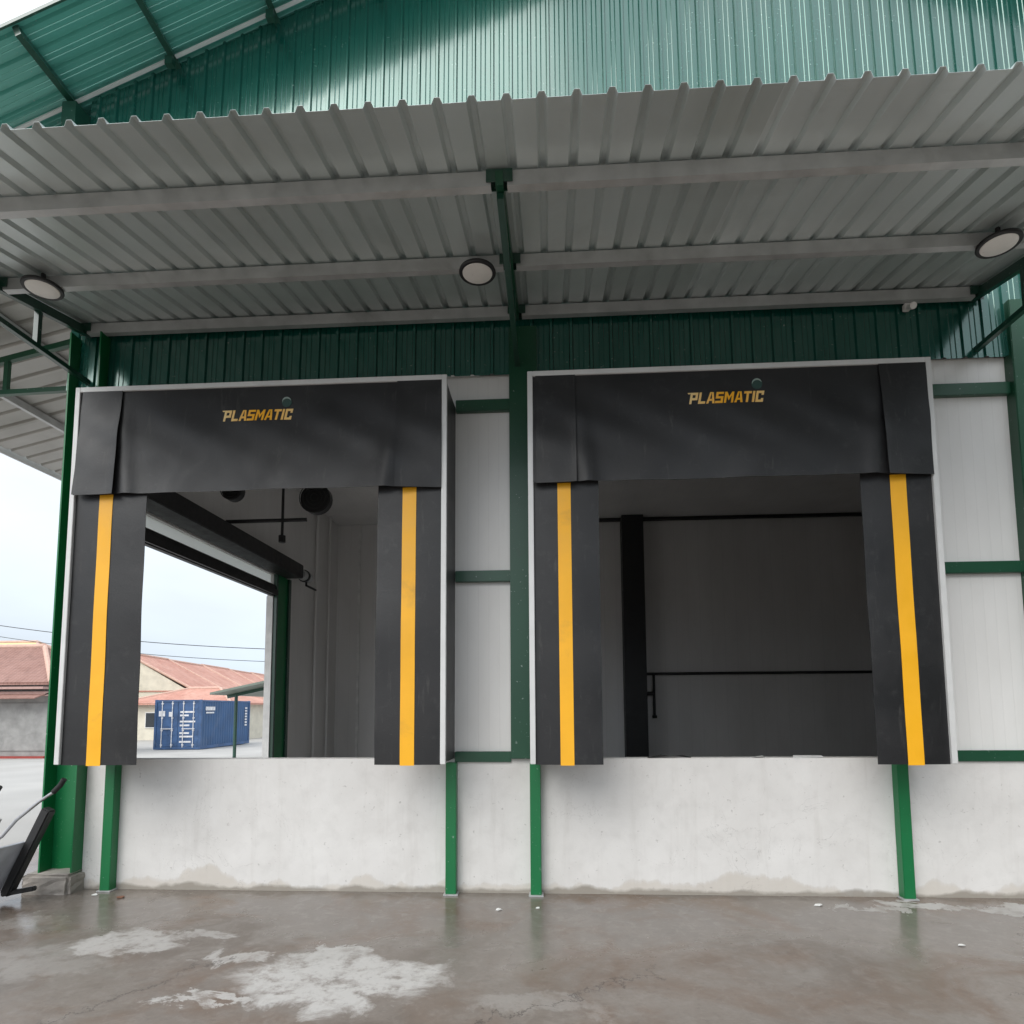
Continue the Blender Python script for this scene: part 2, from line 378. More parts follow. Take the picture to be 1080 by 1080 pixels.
# ------------------------------------------------------------------ ground
def strip_ground():
    m = MB(); ys = [1.6, 4, 10, 20, 30, 60, 400]; zs = [-.004, -.03, -.14, -.35, -.4, -.4, -.4]; xs = [-400, -60, -20, -4.62, 9, 60, 400]
    vs = [(x, y, z) for y, z in zip(ys, zs) for x in xs]; n = len(xs)
    fs = [(j*n+i, j*n+i+1, (j+1)*n+i+1, (j+1)*n+i) for j in range(len(ys)-1) for i in range(n-1) if not (xs[i] == -4.62 and ys[j] < 8)]
    m.add(vs, fs); return m
tag(strip_ground().build('road', M_['pale']), kind='structure')
g = MB(); g.add([(-80, -80, 0), (80, -80, 0), (80, 1.6, 0), (-80, 1.6, 0)], [(0, 1, 2, 3)])
tag(g.build('yard_ground', M_['ground']), kind='structure')
g = MB(); g.add([(-4.5, .1, .004), (8.8, .1, .004), (8.8, 12, .004), (-4.5, 12, .004)], [(0, 1, 2, 3)])
tag(g.build('interior_floor', M_['floor']), kind='structure')

# ------------------------------------------------------------------ warehouse
wh = empty('warehouse', 'green and white steel warehouse with two dock openings, plastered plinth and glossy green gable', 'warehouse', (0, 0, 0))
GR, PN = M_['green'], M_['panel']
# plinth with a slightly uneven front face
def plinth():
    m = MB(); nx, nz_ = 90, 9; x0, x1 = -4.19, 8.7; vs = []; fs = []
    rnd = random.Random(3)
    for j in range(nz_+1):
        for i in range(nx+1):
            e = .004*(rnd.random()-.5) if 0 < i < nx and 0 < j < nz_ else 0
            vs.append((x0+(x1-x0)*i/nx, -.02+e, -.02+1.22*j/nz_))
    for j in range(nz_):
        for i in range(nx):
            a = j*(nx+1)+i; fs.append((a, a+1, a+nx+2, a+nx+1))
    m.add(vs, fs)
    m.add([(x0, -.02, 1.2), (x1, -.02, 1.2), (x1, .14, 1.2), (x0, .14, 1.2)], [(0, 1, 2, 3)])
    m.add([(x0, .14, -.02), (x1, .14, -.02), (x1, .14, 1.2), (x0, .14, 1.2)], [(0, 3, 2, 1)])
    m.add([(x0, -.02, -.02), (x0, .14, -.02), (x0, .14, 1.2), (x0, -.02, 1.2)], [(0, 1, 2, 3)])
    return m
plinth().build('plinth_wall', M_['plaster'], wh)
# front wall panels round the openings (openings X -3.55..-1.1 and .5..2.95, z 1.2..3.9)
for x0, x1, z0, z1 in [(-4.19, -3.85, 1.2, 4.9), (-.85, -.14, 1.2, 4.9), (.13, .25, 1.2, 4.9), (3.2, 4.49, 1.2, 4.9), (-3.85, -.85, 3.95, 4.9), (.25, 3.2, 3.95, 4.9)]:
    B('wall_panel', PN, wh, x0, x1, .012, .10, z0+.002, z1)
B('wall_panel', PN, wh, 4.80, 8.7, .012, .10, 1.202, 5.40)
# girts
for x0, x1 in [(-.66, -.14), (3.44, 4.49), (4.81, 8.7)]:
    for z0, z1 in [(1.17, 1.265), (2.85, 2.955), (4.52, 4.635)]:
        B('girt', GR, wh, x0, x1, -.045, .010, z0, z1, bevel=.004)
# columns
def hcol(x0, x1, z0, z1, y0=-.16, y1=.14, top=None):
    m = MB(); m.box(x0, x1, y0, y0+.012, z0, z1); m.box(x0, x1, y1-.012, y1, z0, z1)
    xm = (x0+x1)/2; m.box(xm-.005, xm+.005, y0+.012, y1-.012, z0, z1)
    return m.build('column', GR, wh)
hc = MB(); hc.box(-4.515, -4.500, -.15, .16, .16, 5.42); hc.box(-4.205, -4.192, -.15, .16, .16, 5.42); hc.box(-4.500, -4.205, -.01, .0, .16, 5.42); hc.build('column', M_['green_b'], wh)
B('column', M_['dkgreen'], wh, -4.78, -4.63, -.12, .1, 5.9, 7.98)
B('column', GR, wh, -.14, .13, -.07, .012, 1.2, 5.35, bevel=.005)
B('column', GR, wh, 4.49, 4.80, -.10, .16, 1.19, 5.40, bevel=.006)
# rough footing of the corner column
ft = MB(); ft.box(-4.62, -4.16, -.22, .22, -.05, .18)
fo = ft.build('footing', M_['base'], wh, bevel=.03)
bm = bmesh.new(); bm.from_mesh(fo.data); bmesh.ops.subdivide_edges(bm, edges=bm.edges, cuts=4, use_grid_fill=True)
for v in bm.verts:
    v.co += Vector((random.uniform(-.006, .006), random.uniform(-.006, .006), random.uniform(-.008, .006)))
bm.to_mesh(fo.data); bm.free()
for x in (-3.895, -.683, .08, 3.285):
    p = MB(); p.box(x-.048, x+.048, -.115, -.022, .012, 1.17); po = p.build('jamb_post', M_['green_b'], wh, bevel=.004)
    B('foot_plate', M_['galv'], po, x-.065, x+.065, -.13, -.021, .002, .012)
# cladding: gable
AX, AZ = 2.0, 11.04; SL = .425
def roofz(x): return AZ-SL*abs(x-AX)
TL = R(-2.0)
corrugated((-4.62, -.035, 4.88), (1, 0, 0), (0, -math.sin(TL), math.cos(TL)), (0, -math.cos(TL), -math.sin(TL)), 13.3, 0, lambda u: roofz(-4.62+u)-.05-4.88, pitch=.192, h=.022, wt=.022, wb=.045, start=.09).build('gable_cladding', M_['clad'], wh)
# roof
cs = math.cos(math.atan(SL)); sn = math.sin(math.atan(SL))
LW = (AX+5.75)/cs
corrugated((-5.75, -.72, roofz(-5.75)), (0, 1, 0), (cs, 0, sn), (-sn, 0, cs), 13.3, 0, LW, pitch=.192, start=.05).build('roof_slope', M_['soffit'], wh)
corrugated((9.75, -.72, roofz(9.75)), (0, 1, 0), (-cs, 0, sn), (sn, 0, cs), 13.3, 0, LW, pitch=.192, start=.05).build('roof_slope', M_['soffit'], wh)
for d in (-1, 1):
    k = 0
    for x in [AX+d*(.35+1.07*i) for i in range(7)]:
        z = roofz(x)-.058
        m = MB(); m.bar((x, -.70, z), (x, 12.3, z), .06, .11, (sn*d*1., 0, cs)); po = m.build('roof_purlin', M_['dkgreen'], wh)
        mm = MB(); mm.box(x-.04, x+.04, -.06, .0, z-.15, z-.055); mm.build('purlin_cleat', M_['dkgreen'], po)
    xe = AX+d*7.7
    m = MB(); m.bar((AX, .0, AZ-.085), (xe, .0, roofz(xe)-.085), .03, .018); m.build('rake_trim', M_['alu'], wh)
    m = MB(); m.bar((AX, .24, AZ-.10), (xe, .24, roofz(xe)-.10), .08, .09); m.build('rafter', M_['dkgreen'], wh)
    mf = MB(); mf.bar((AX, -.735, AZ-.01), (xe, -.735, roofz(xe)-.01), .02, .035); mf.build('verge_trim', M_['dkgreen'], wh)
    m = MB(); m.box(xe-.02, xe+.02, -.6, 12.4, roofz(xe)-.12, roofz(xe)+.05); m.build('eave_gutter', M_['soffit'], wh)
# side walls, back wall, ceiling
for x0, x1 in ((-4.52, -4.42),):
    for y0, y1, z0, z1 in [(.165, .55, 0, 5.7), (4.305, 12, 0, 5.7), (.55, 4.305, 3.93, 5.7)]:
        B('side_wall', M_['inner_y'], wh, x0, x1, y0, y1, z0 if z0 else -.3, z1)
B('side_wall', M_['inner_y'], wh, 8.60, 8.70, .14, 12, 0, 7.9)
B('upper_side_wall', M_['clad'], wh, -4.60, -4.53, .17, 12, 5.72, 8.0)
B('added_light_partition', M_['inner_y'], wh, -.45, -.38, .11, 4.6, 0, 5.7)  # unseen half-length wall, added to keep the left bay brighter than the right
B('back_wall', M_['inner'], wh, -4.42, 8.6, 7.4, 7.5, -.01, 5.7)
B('ceiling_panel', M_['inner'], wh, -4.53, 8.6, .11, 7.5, 5.71, 5.80)
B('back_column', M_['black'], wh, 1.74, 2.19, 7.1, 7.395, .0, 5.7)
# side door
rd = MB(); rd.box(-4.45, -4.38, .50, 4.30, 3.56, 3.75); rd.box(-4.36, -4.33, .5, 4.30, 3.57, 3.66); rdo = rd.build('shutter_lintel', M_['black'], wh)
B('translucent_strip', M_['poly'], rdo, -4.475, -4.465, .55, 4.30, 3.752, 3.928)
m = MB(); m.box(-4.40, -4.08, .30, 4.72, 3.945, 4.18); m.build('shutter_box', M_['black'], rdo, bevel=.01)
m = MB(); m.tube([(-4.14, 4.73, 4.03), (-4.14, 5.10, 4.03)], .09, 16); m.build('shutter_motor', M_['galv'], rdo, smooth=True)
m = MB(); m.tube([(-4.14, 4.88, 4.03), (-4.14, 4.93, 4.03)], .11, 16); m.tube([(-4.14, 5.0, 3.98), (-4.14, 5.0, 3.88), (-4.12, 5.4, 3.87)], .02, 8); m.build('motor_bracket', M_['black'], rdo)
B('door_jamb', M_['white'], wh, -4.525, -4.415, 4.285, 4.302, -.1, 3.56)
m = MB(); m.box(-4.415, -4.36, 4.31, 4.37, 0, 3.94); m.box(-4.415, -4.34, 4.75, 4.84, 0, 3.94); m.build('door_column', M_['dkgreen'], wh)
m = MB(); m.box(-4.41, -4.37, 4.375, 4.745, 0, 3.94); m.build('door_column', M_['green_b'], wh)
B('switch_box', M_['white'], wh, -4.41, -4.33, 4.86, 4.96, 1.62, 1.75)
# interior pipes
m = MB(); m.tube([(2.2, 7.30, 2.36), (8.4, 7.30, 2.36)], .03); m.tube([(2.35, 7.25, 2.33), (2.35, 7.25, 1.5)], .028); m.tube([(2.18, 7.2, 1.95), (2.35, 7.2, 1.95)], .04)
m.tube([(2.35, 7.25, 1.5), (2.35, 7.25, 1.44)], .05); m.build('pipe', M_['black'], wh, smooth=True)
for y, w in ((6.05, .03), (6.75, .025)):
    m = MB(); m.tube([(-4.36, y, 0), (-4.36, y, 5.7)], w); m.build('pipe', M_['inner'], wh, smooth=True)
m = MB(); m.box(-3.95, -3.90, 7.36, 7.395, 0, 5.7); m.build('panel_joint_strip', M_['white'], wh)
m = MB(); m.tube([(-4.35, 2.6, 4.32), (-3.3, 2.9, 4.42)], .028); m.tube([(-3.62, 2.8, 5.7), (-3.62, 2.8, 4.15)], .02); m.tube([(-3.62, 2.8, 4.16), (-3.62, 2.8, 4.06)], .05); m.build('pipe', M_['black'], wh, smooth=True)
m = MB(); m.box(1.2, 8.6, 7.30, 7.39, 5.64, 5.70); m.build('cornice_strip', M_['black'], wh)
for (x, y, z, rr) in ((-2.83, 2.0, 4.42, .20), (-3.8, 1.7, 4.45, .13)):
    cu = empty('cooling_fan', 'large round black fan guard hanging under the dim ceiling inside left dock' if rr > .15 else 'small dark fan hanging nearer the roller door inside left dock', 'fan', (x, y, z))
    m = MB(); m.tube([(0, 0, 0), (0, .10, 0)], rr, 24); m.build('housing', M_['black'], cu, smooth=True)
    m = MB()
    for q in (1, .75, .5, .25):
        m.tube([(rr*q*math.cos(a*math.pi/12), -.03, rr*q*math.sin(a*math.pi/12)) for a in range(25)], .006, 6)
    m.build('guard', M_['black'], cu)
    m = MB(); m.tube([(0, .1, 0), (0, .1, 5.71-z)], .02); m.build('hanger', M_['black'], cu)

# ------------------------------------------------------------------ front canopy
CSL = .2182; CT = 5.557
def cz(y): return CT+CSL*y
can = empty('front_canopy', 'long corrugated zinc canopy on green bracket arms over the two dock shelters', 'canopy', (0, 0, 5))
def W2L(o, child):   # keep world coordinates of the built mesh under an offset empty
    child.location = (-o.location[0], -o.location[1], -o.location[2]); return child
cc = math.cos(math.atan(CSL)); ss = math.sin(math.atan(CSL))
L0 = 2.667/cc
ribs0 = -2.851+.1918*(-9)
XL = -4.47; XR = 4.30
W2L(can, corrugated((XL, -.01, cz(-.01)), (1, 0, 0), (0, -cc, -ss), (0, -ss, cc), XR-XL, 0, L0, pitch=.1918, h=.032, wt=.03, wb=.062, start=ribs0-XL+.1918, minor=False).build('roof_sheet', M_['grey'], can))
arms = [-4.40, -.06, 4.22]
spans = [(-4.36, -.115, 0.), (-.01, 4.18, .018)]
for yy in (-2.08, -1.045, -.10):
    for x0, x1, dz in spans:
        z1 = cz(yy)-.006+dz*0; z0 = z1-.115
        m = MB(); t = .004
        m.box(x0, x1, yy-.03, yy-.03+t, z0, z1-.012); m.box(x0, x1, yy-.026, yy+.03, z0, z0+t); m.box(x0, x1, yy+.03-t, yy+.03, z0+t, z0+.02)
        m.box(x0, x1, yy-.026, yy+.03, z1-.016, z1-.012)
        W2L(can, m.build('purlin', M_['galv'], can))
for ax in arms:
    m = MB(); m.bar((ax, -.03, cz(-.03)-.075), (ax, -2.13, cz(-2.13)-.075), .05, .085); tp = W2L(can, m.build('bracket_arm', GR if ax == arms[1] else M_['dkgreen'], can))
    m = MB(); m.bar((ax, -.03, 4.96), (ax, -2.05, 4.965), .045, .045); m.build('bottom_chord', M_['dkgreen'], tp)
    for y in (-.66, -1.35): 
        m = MB(); m.bar((ax, y, 4.983), (ax, y, cz(y)-.118), .045, .045, (0, 1, 0)); m.build('web_post', M_['dkgreen'], tp)
    for y in (-2.08, -1.045, -.10):
        m = MB(); m.box(ax-.085, ax+.085, y-.045, y-.034, cz(y)-.10, cz(y)-.018); m.box(ax-.08, ax+.08, y+.034, y+.04, cz(y)-.10, cz(y)-.018); m.build('cleat', M_['dkgreen'], tp)
W2L(can, B('end_trim', M_['galv'], can, XL-.02, XL-.004, -2.65, -.02, 0, .001)) if False else None
m = MB(); m.bar((XL-.012, -.02, cz(-.02)-.01), (XL-.012, -2.66, cz(-2.66)-.01), .004, .075); W2L(can, m.build('end_flashing', M_['galv'], can))
m = MB(); m.bar((XR+.012, -.02, cz(-.02)-.01), (XR+.012, -2.66, cz(-2.66)-.01), .004, .075); W2L(can, m.build('end_flashing', M_['galv'], can))

# lamps under the canopy
def lamp(x, y, z, label):
    t = empty('canopy_lamp', label, 'lamp', (x, y, z), 'round lamps under the canopy')
    m = MB(); m.lathe([(.02, .03), (.12, .028), (.146, .018), (.150, .0), (.145, -.008), (.124, -.008), (.120, -.002)], (0, 0, 0), 44); m.build('housing', M_['black'], t, smooth=True)
    m = MB(); m.lathe([(.123, -.003), (.119, -.010), (.09, -.016), (.05, -.019), (.0005, -.020)], (0, 0, 0), 44); m.build('diffuser', M_['lens'], t, smooth=True)
    m = MB(); m.tube([(0, 0, .05), (0, 0, cz(y)-z+.0)], .018); m.bar((-.10, 0, .033), (.10, 0, .033), .03, .006); m.build('bracket', M_['black'], t)
    return t
lamp(-3.99, -1.09, 5.19, 'round white lamp with black rim under left end of the canopy')
lamp(-.33, -1.03, 5.20, 'round white lamp with black rim beside the middle green bracket arm')
lamp(3.70, -1.11, 5.18, 'round white lamp with black rim under dark right end of the canopy')
fl = empty('wall_sensor', 'tiny white spot fitting on the dark green wall above right dock shelter', 'sensor', (3.60, -.08, 5.38))
m = MB(); m.box(-.03, .03, -.01, .04, -.03, .03); m.build('bracket', M_['white'], fl, bevel=.005)
m = MB(); m.tube([(0, -.01, -.02), (0, -.09, -.05)], [.022, .032], 14); m.build('head', M_['white'], fl, smooth=True)

# ------------------------------------------------------------------ side canopy (left of the building)
sc_ = empty('side_canopy', 'corrugated zinc canopy with green truss on the left side of the warehouse', 'canopy', (-4.6, .2, 5))
SW = 2.42; szw = 5.74; sze = 5.17; sl = (szw-sze)/SW; c2 = math.cos(math.atan(sl)); s2 = math.sin(math.atan(sl))
W2L(sc_, corrugated((-4.62, -.9, szw), (0, 1, 0), (-c2, 0, -s2), (-s2, 0, c2), 9.5, 0, SW/c2, pitch=.25, start=.1, minor=False).build('roof_sheet', M_['grey_y'], sc_))
for x in (-5.2, -6.1):
    z = szw-sl*(-4.62-x)
    m = MB(); m.box(x-.025, x+.025, -.85, 8.5, z-.10, z-.012); W2L(sc_, m.build('purlin', M_['dkgreen'] if x < -6.5 else M_['galv'], sc_))
m = MB(); m.box(-7.10, -7.075, -.9, 8.6, sze-.06, sze+.05); W2L(sc_, m.build('edge_trim', M_['alu'], sc_))
for y in (.22, 4.4):
    m = MB(); m.bar((-4.60, y, szw-.145), (-7.0, y, sze-.125), .05, .06); a = W2L(sc_, m.build('truss', GR, sc_))
    m = MB(); m.bar((-4.60, y, 5.04), (-7.0, y, 4.98), .05, .05); m.build('bottom_chord', GR, a)
    for x in (-5.50, -6.3): 
        m = MB(); m.bar((x, y, 5.0), (x, y, szw-.15-sl*(-4.62-x)), .045, .045, (0, 1, 0)); m.build('web_post', GR, a)

# ------------------------------------------------------------------ dock shelters
def sheetmesh(x0, x1, z0, z1, fy, nx=40, nz=24, th=.004):
    m = MB(); vs = []; fs = []
    for s_ in (0, 1):
        for j in range(nz+1):
            for i in range(nx+1):
                u, v = i/nx, j/nz; x = x0+(x1-x0)*u; z = z0+(z1-z0)*v
                vs.append((x, fy(u, v)+s_*th, z))
    K = (nx+1)*(nz+1)
    for j in range(nz):
        for i in range(nx):
            a = j*(nx+1)+i; fs += [(a, a+1, a+nx+2, a+nx+1), (K+a, K+a+nx+1, K+a+nx+2, K+a+1)]
    for i in range(nx): fs += [(i, K+i, K+i+1, i+1), (nz*(nx+1)+i, nz*(nx+1)+i+1, K+nz*(nx+1)+i+1, K+nz*(nx+1)+i)]
    for j in range(nz):
        a = j*(nx+1); b = a+nx; fs += [(a, a+nx+1, K+a+nx+1, K+a), (b, K+b, K+b+nx+1, b+nx+1)]
    m.add(vs, fs); return m

def shelter(x0, label, lin, rin, fl_in, fr_in, lst, rst, textx, textw, tz, seed):
    """x0: left outer edge; lin/rin inner edges of the side curtains; fl_in/fr_in inner edges of the corner flaps"""
    rnd = random.Random(seed); W_ = 3.393; x1 = x0+W_; Y = -.60; Z0, Z1 = 1.2, 4.581
    t = empty('dock_shelter', label, 'dock shelter', (x0+W_/2, -.3, 1.2), 'black dock shelters on the wall')
    V = M_['vinyl']; k = .045
    def P_(o): return W2L(t, o)
    m = MB(); m.box(x0, x0+k, Y-.012, Y+.03, Z0, Z1); P_(m.build('frame_upright', M_['alu'], t, bevel=.003))
    m = MB(); m.box(x1-k, x1, Y-.012, Y+.03, Z0, Z1); P_(m.build('frame_upright', M_['alu'], t, bevel=.003))
    m = MB(); m.box(x0+k, x1-k, Y-.012, Y+.03, Z1-k, Z1); P_(m.build('frame_head', M_['alu'], t, bevel=.003))
    # side and top skins back to the wall
    ph = rnd.random()*6
    def side(xs, name):
        mm = sheetmesh(Y+.03, -.012, Z0+.01, Z1-.01, lambda u, v: xs+.008*math.sin(5*v+ph)*math.sin(math.pi*u), 8, 20)
        mm.v = [(y, x, z) for (x, y, z) in mm.v]; return P_(mm.build(name, V, t, smooth=True))
    side(x0+.012, 'side_skin'); side(x1-.02, 'side_skin')
    m = MB(); m.box(x0+.02, x1-.02, Y+.03, -.012, Z1-.02, Z1-.012); P_(m.build('top_skin', V, t))
    # rear frame posts
    for xx in (x0+.05, x1-.09):
        m = MB(); m.box(xx, xx+.04, -.05, -.013, Z0, Z1-.03); P_(m.build('rear_upright', M_['black'], t))
    # head curtain
    a, b = rnd.random()*6, rnd.random()*6
    def hy(u, v):
        sag = (1-v)
        y = Y+.006-.035*sag-.018*math.sin(math.pi*u)*sag+.010*math.sin(9*u+a+2*v)*sag+.007*math.sin(23*u+b-3*v)*sag**2+.008*math.sin(3.3*u+a)*math.sin(math.pi*u)*sag*math.sin(2.5*v)
        xx = x0+k+(W_-2*k)*u
        y -= sum(.028*math.exp(-((xx-fx-sg*.10*(1-v))/.07)**2)*sag for fx, sg in ((fl_in, 1), (fr_in, -1)))
        y += .004*math.sin(31*u+14*v+a)*math.exp(-((v-.55)/.3)**2)+.003*math.sin(47*u-9*v+b)*sag
        return y
    P_(sheetmesh(x0+k, x1-k, 3.572, Z1-k, hy, 90, 30).build('head_curtain', V, t, smooth=True))
    # corner flaps, springing forward towards their free inner lower corner
    for (fa, fb, sgn) in ((x0+k+.025, fl_in, 1), (fr_in, x1-k, -1)):
        def fyy(u, v, sgn=sgn):
            q = u if sgn > 0 else 1-u
            ug = (fa+(fb-fa)*u-x0-k)/(W_-2*k)
            return min(hy(ug, v), Y+.004)-.014-.032*(1-v)**1.3*q**1.2-.004*(1+math.sin(6*v+a))
        P_(sheetmesh(fa, fb, 3.560, Z1-k-.0, fyy, 14, 30).build('corner_flap', V, t, smooth=True))
    # side curtains
    for (ca, cb, sgn, st) in ((x0+k, lin, 1, lst), (rin, x1-k, -1, rst)):
        def sy(u, v, sgn=sgn, ph2=rnd.random()*6):
            q = u if sgn > 0 else 1-u
            return Y+.014-.012*math.sin(math.pi*q)+.012*math.sin(4.2*v+ph2)*q+.004*math.sin(17*v+ph2)*q
        cur = P_(sheetmesh(ca, cb, Z0-.006, 3.62, sy, 16, 60).build('side_curtain', V, t, smooth=True))
        u0, u1 = (st[0]-ca)/(cb-ca), (st[1]-ca)/(cb-ca)
        sm = sheetmesh(st[0], st[1], Z0-.012, 3.575, lambda u, v: sy(u0+(u1-u0)*u, v)-.0045, 4, 60, .003)
        so = sm.build('yellow_stripe', M_['yellow'], cur)
        # return fold behind the curtain's free edge
        xe = cb if sgn > 0 else ca
        m = MB(); m.box(min(xe, xe-.0*sgn), max(xe+.004*sgn, xe) if sgn > 0 else xe, Y+.02, Y+.16, Z0+.01, 3.6) if False else None
    # lettering
    lm = MB(); STK = dict(
        P=([(0, .3, 0, 1.5), (.3, .7, 1.2, 1.5), (.3, .7, .5, .8), (.7, 1, .5, 1.5)], 1.0), L=([(0, .3, 0, 1.5), (.3, .92, 0, .3)], .92),
        S=([(0, 1, 1.22, 1.5), (0, .3, .9, 1.22), (0, 1, .62, .9), (.7, 1, .28, .62), (0, 1, 0, .28)], 1.0), T=([(0, 1, 1.2, 1.5), (.35, .65, 0, 1.2)], 1.0),
        I=([(0, .3, 0, 1.5)], .3), C=([(0, 1, 1.2, 1.5), (0, .3, .3, 1.2), (0, 1, 0, .3), (.7, 1, .95, 1.2), (.7, 1, .3, .5)], 1.0),
        A=([((0, 0), (.3, 0), (.55, 1.5), (.32, 1.5)), ((.8, 0), (1.1, 0), (.78, 1.5), (.55, 1.5)), ((.36, .35), (.742, .35), (.70, .6), (.40, .6))], 1.1),
        M=([(0, .28, 0, 1.5), (.92, 1.2, 0, 1.5), ((.28, 1.0), (.6, .3), (.6, .85), (.28, 1.5)), ((.6, .3), (.92, 1.0), (.92, 1.5), (.6, .85))], 1.2))
    cur_x = 0; quads = [((-.32, 1.34), (-.03, 1.34), (-.03, 1.5), (-.42, 1.5))]
    for ch in 'PLASMATIC':
        qs, w = STK[ch]
        for q in qs:
            if len(q) == 4 and not isinstance(q[0], tuple): q = ((q[0], q[2]), (q[1], q[2]), (q[1], q[3]), (q[0], q[3]))
            quads.append([(cur_x+px, pz) for px, pz in q])
        cur_x += w+(.06 if ch in 'A' else .16)
    ks = textw/(cur_x-.16+.3); kz = .100/1.5
    def onc(px, pz, dy):
        X_ = textx+ks*(px+.2*pz); Z_ = tz+kz*pz
        return (X_, hy((X_-x0-k)/(W_-2*k), (Z_-3.572)/(Z1-k-3.572))-dy, Z_)
    for q in quads:
        lm.add([onc(px, pz, .0035) for px, pz in q]+[onc(px, pz, -.001) for px, pz in q], [(0, 1, 2, 3), (7, 6, 5, 4), (0, 4, 5, 1), (1, 5, 6, 2), (2, 6, 7, 3), (3, 7, 4, 0)])
    P_(lm.build('lettering', M_['gold'], t)); yt = onc(8, 1.5, .004)[1]
    gx, gz, gr = textx+textw*.905, tz+.162, .044
    m = MB(); vs = [(gx+gr*math.cos(q*math.pi/16), yt+dy, gz+gr*math.sin(q*math.pi/16)) for dy in (0, .003) for q in range(32)]
    m.add(vs, [tuple(range(32)), tuple(range(63, 31, -1))]+[(q, (q+1) % 32, 32+(q+1) % 32, 32+q) for q in range(32)]); gl = P_(m.build('globe_emblem', M_['globe'], t))
    m = MB(); arc = []
    for q in range(0, 17): arc.append((gx+gr*.92*math.cos(.35+q*math.pi/18), yt-.001, gz+gr*.92*math.sin(.35+q*math.pi/18)))
    m.tube(arc, [.001+.007*math.sin(math.pi*i/16) for i in range(17)], 6); m.build('emblem_highlight', M_['globe_hi'], gl)
    return t
shelter(-4.043, 'black vinyl dock shelter with yellow stripes left of the middle green column, daylight showing through', -3.335, -1.255, -3.60, -1.09, (-3.765, -3.640), (-1.035, -.915), -2.655, .635, 4.215, 1)
shelter(.055, 'black vinyl dock shelter with yellow stripes right of the middle green column, dark room behind', .655, 2.835, .468, 3.02, (.305, .417), (3.065, 3.192), 1.435, .635, 4.235, 5)

# scraps on the sill and yard
def scrap(name, label, cat, pts, mat, th=.004, z=0):
    m = MB(); n = len(pts); vs = [(x, y, z+.001+h) for x, y, h in pts]+[(x, y, z+.001+h+th) for x, y, h in pts]
    m.add(vs, [tuple(range(n))[::-1], tuple(range(n, 2*n))]+[(i, (i+1) % n, n+(i+1) % n, n+i) for i in range(n)])
    return tag(m.build(name, mat), label, cat)
scrap('offcut', 'crumpled black offcut lying on the sill of the right dock', 'offcut', [(1.10, 0, 0), (1.22, -.01, .03), (1.30, .0, .012), (1.42, .01, .02), (1.50, .03, 0), (1.35, .07, .01), (1.18, .06, .01)], M_['rubber'], .006, 1.2)
scrap('paper_piece', 'small curled white paper on the sill of the right dock', 'paper', [(2.02, .0, .0), (2.13, .0, .018), (2.16, .05, .0), (2.06, .06, .0)], M_['paper'], .003, 1.2)
scrap('paper_sheet', 'flat white sheet on the right dock sill near the right curtain', 'paper', [(2.40, .0, .0), (2.66, -.005, .004), (2.68, .08, .012), (2.43, .09, .012)], M_['paper'], .004, 1.2)
rs = random.Random(11)
for i, (x, y, sz, mt, lb) in enumerate([(-3.62, -.28, .05, 'rust', 'dark brown leaf-like scrap on the wet yard near the left dock wall'), (-3.9, -.22, .035, 'paper', 'pale chip on the yard at the foot of the left green post'),
        (2.45, -.28, .045, 'paper', 'white scrap on the wet yard below the right dock'), (3.05, -1.15, .03, 'paper', 'white fleck on the brown stained yard at lower right'),
        (.1, -.45, .025, 'paper', 'white fleck on the yard in front of the middle green post'), (-.22, -.5, .03, 'paper', 'pale fleck on the yard between the two middle green posts')]):
    pts = [(x+sz*math.cos(a)*rs.uniform(.5, 1.1), y+sz*.7*math.sin(a)*rs.uniform(.6, 1.1), rs.uniform(0, .008)) for a in [k*math.pi/3.5 for k in range(7)]]
    scrap('litter', lb, 'litter', pts, M_[mt], .004)

# ------------------------------------------------------------------ hand cart at the corner
hc = empty('hand_cart', 'black and grey hand cart with two tube handles leaning at the left corner column', 'cart', (-4.75, -.5, 0))
def H(m, name, mat, par=hc, **k): o = m.build(name, mat, par, **k); return W2L(hc, o) if par is hc else o
for fy_, fw_ in ((-.42, .085), (-.93, .03)):
    m = MB(); m.bar((-4.56, fy_, .06), (-4.215, fy_, .80), fw_, .085 if fw_ > .05 else .04, (0, 1, 0)); H(m, 'frame', M_['black'] if fw_ > .05 else M_['galv'], bevel=.012 if fw_ > .05 else 0)
m = MB(); m.bar((-4.60, -.66, .10), (-4.40, -.66, .52), .42, .018, (-.9, 0, .43)); H(m, 'bed', M_['tray'])
for fy_ in (-.42, -.95):
    m = MB(); m.bar((-4.60, fy_, .06), (-4.30, fy_, .115), .05, .04); H(m, 'foot', M_['black'], bevel=.008)
for yy, dx in ((-.44, 0), (-.96, -.12)):
    m = MB(); m.tube([(-4.95, yy, .35), (-4.62, yy, .56), (-4.50, yy, .70), (-4.30, yy, .86), (-4.16+dx, yy, .95)], .014); h_ = H(m, 'handle', M_['chrome'], smooth=True)
    m = MB(); m.tube([(-4.17+dx, yy, .945), (-4.11+dx, yy, 1.005), (-4.075+dx, yy, 1.06)], .022); m.build('grip', M_['rubber'], h_, smooth=True)
m = MB(); m.tube([(-4.95, -.74, .18), (-4.95, -.64, .18)], .18, 28); w_ = H(m, 'wheel', M_['rubber'], smooth=True)
m = MB(); m.tube([(-4.95, -.76, .18), (-4.95, -.62, .18)], .09, 20); m.build('rim', M_['galv'], w_)
m = MB(); m.bar((-4.95, -.62, .2), (-4.6, -.45, .14), .03, .03); m.bar((-4.95, -.76, .2), (-4.6, -.92, .14), .03, .03); H(m, 'axle_fork', M_['black'])

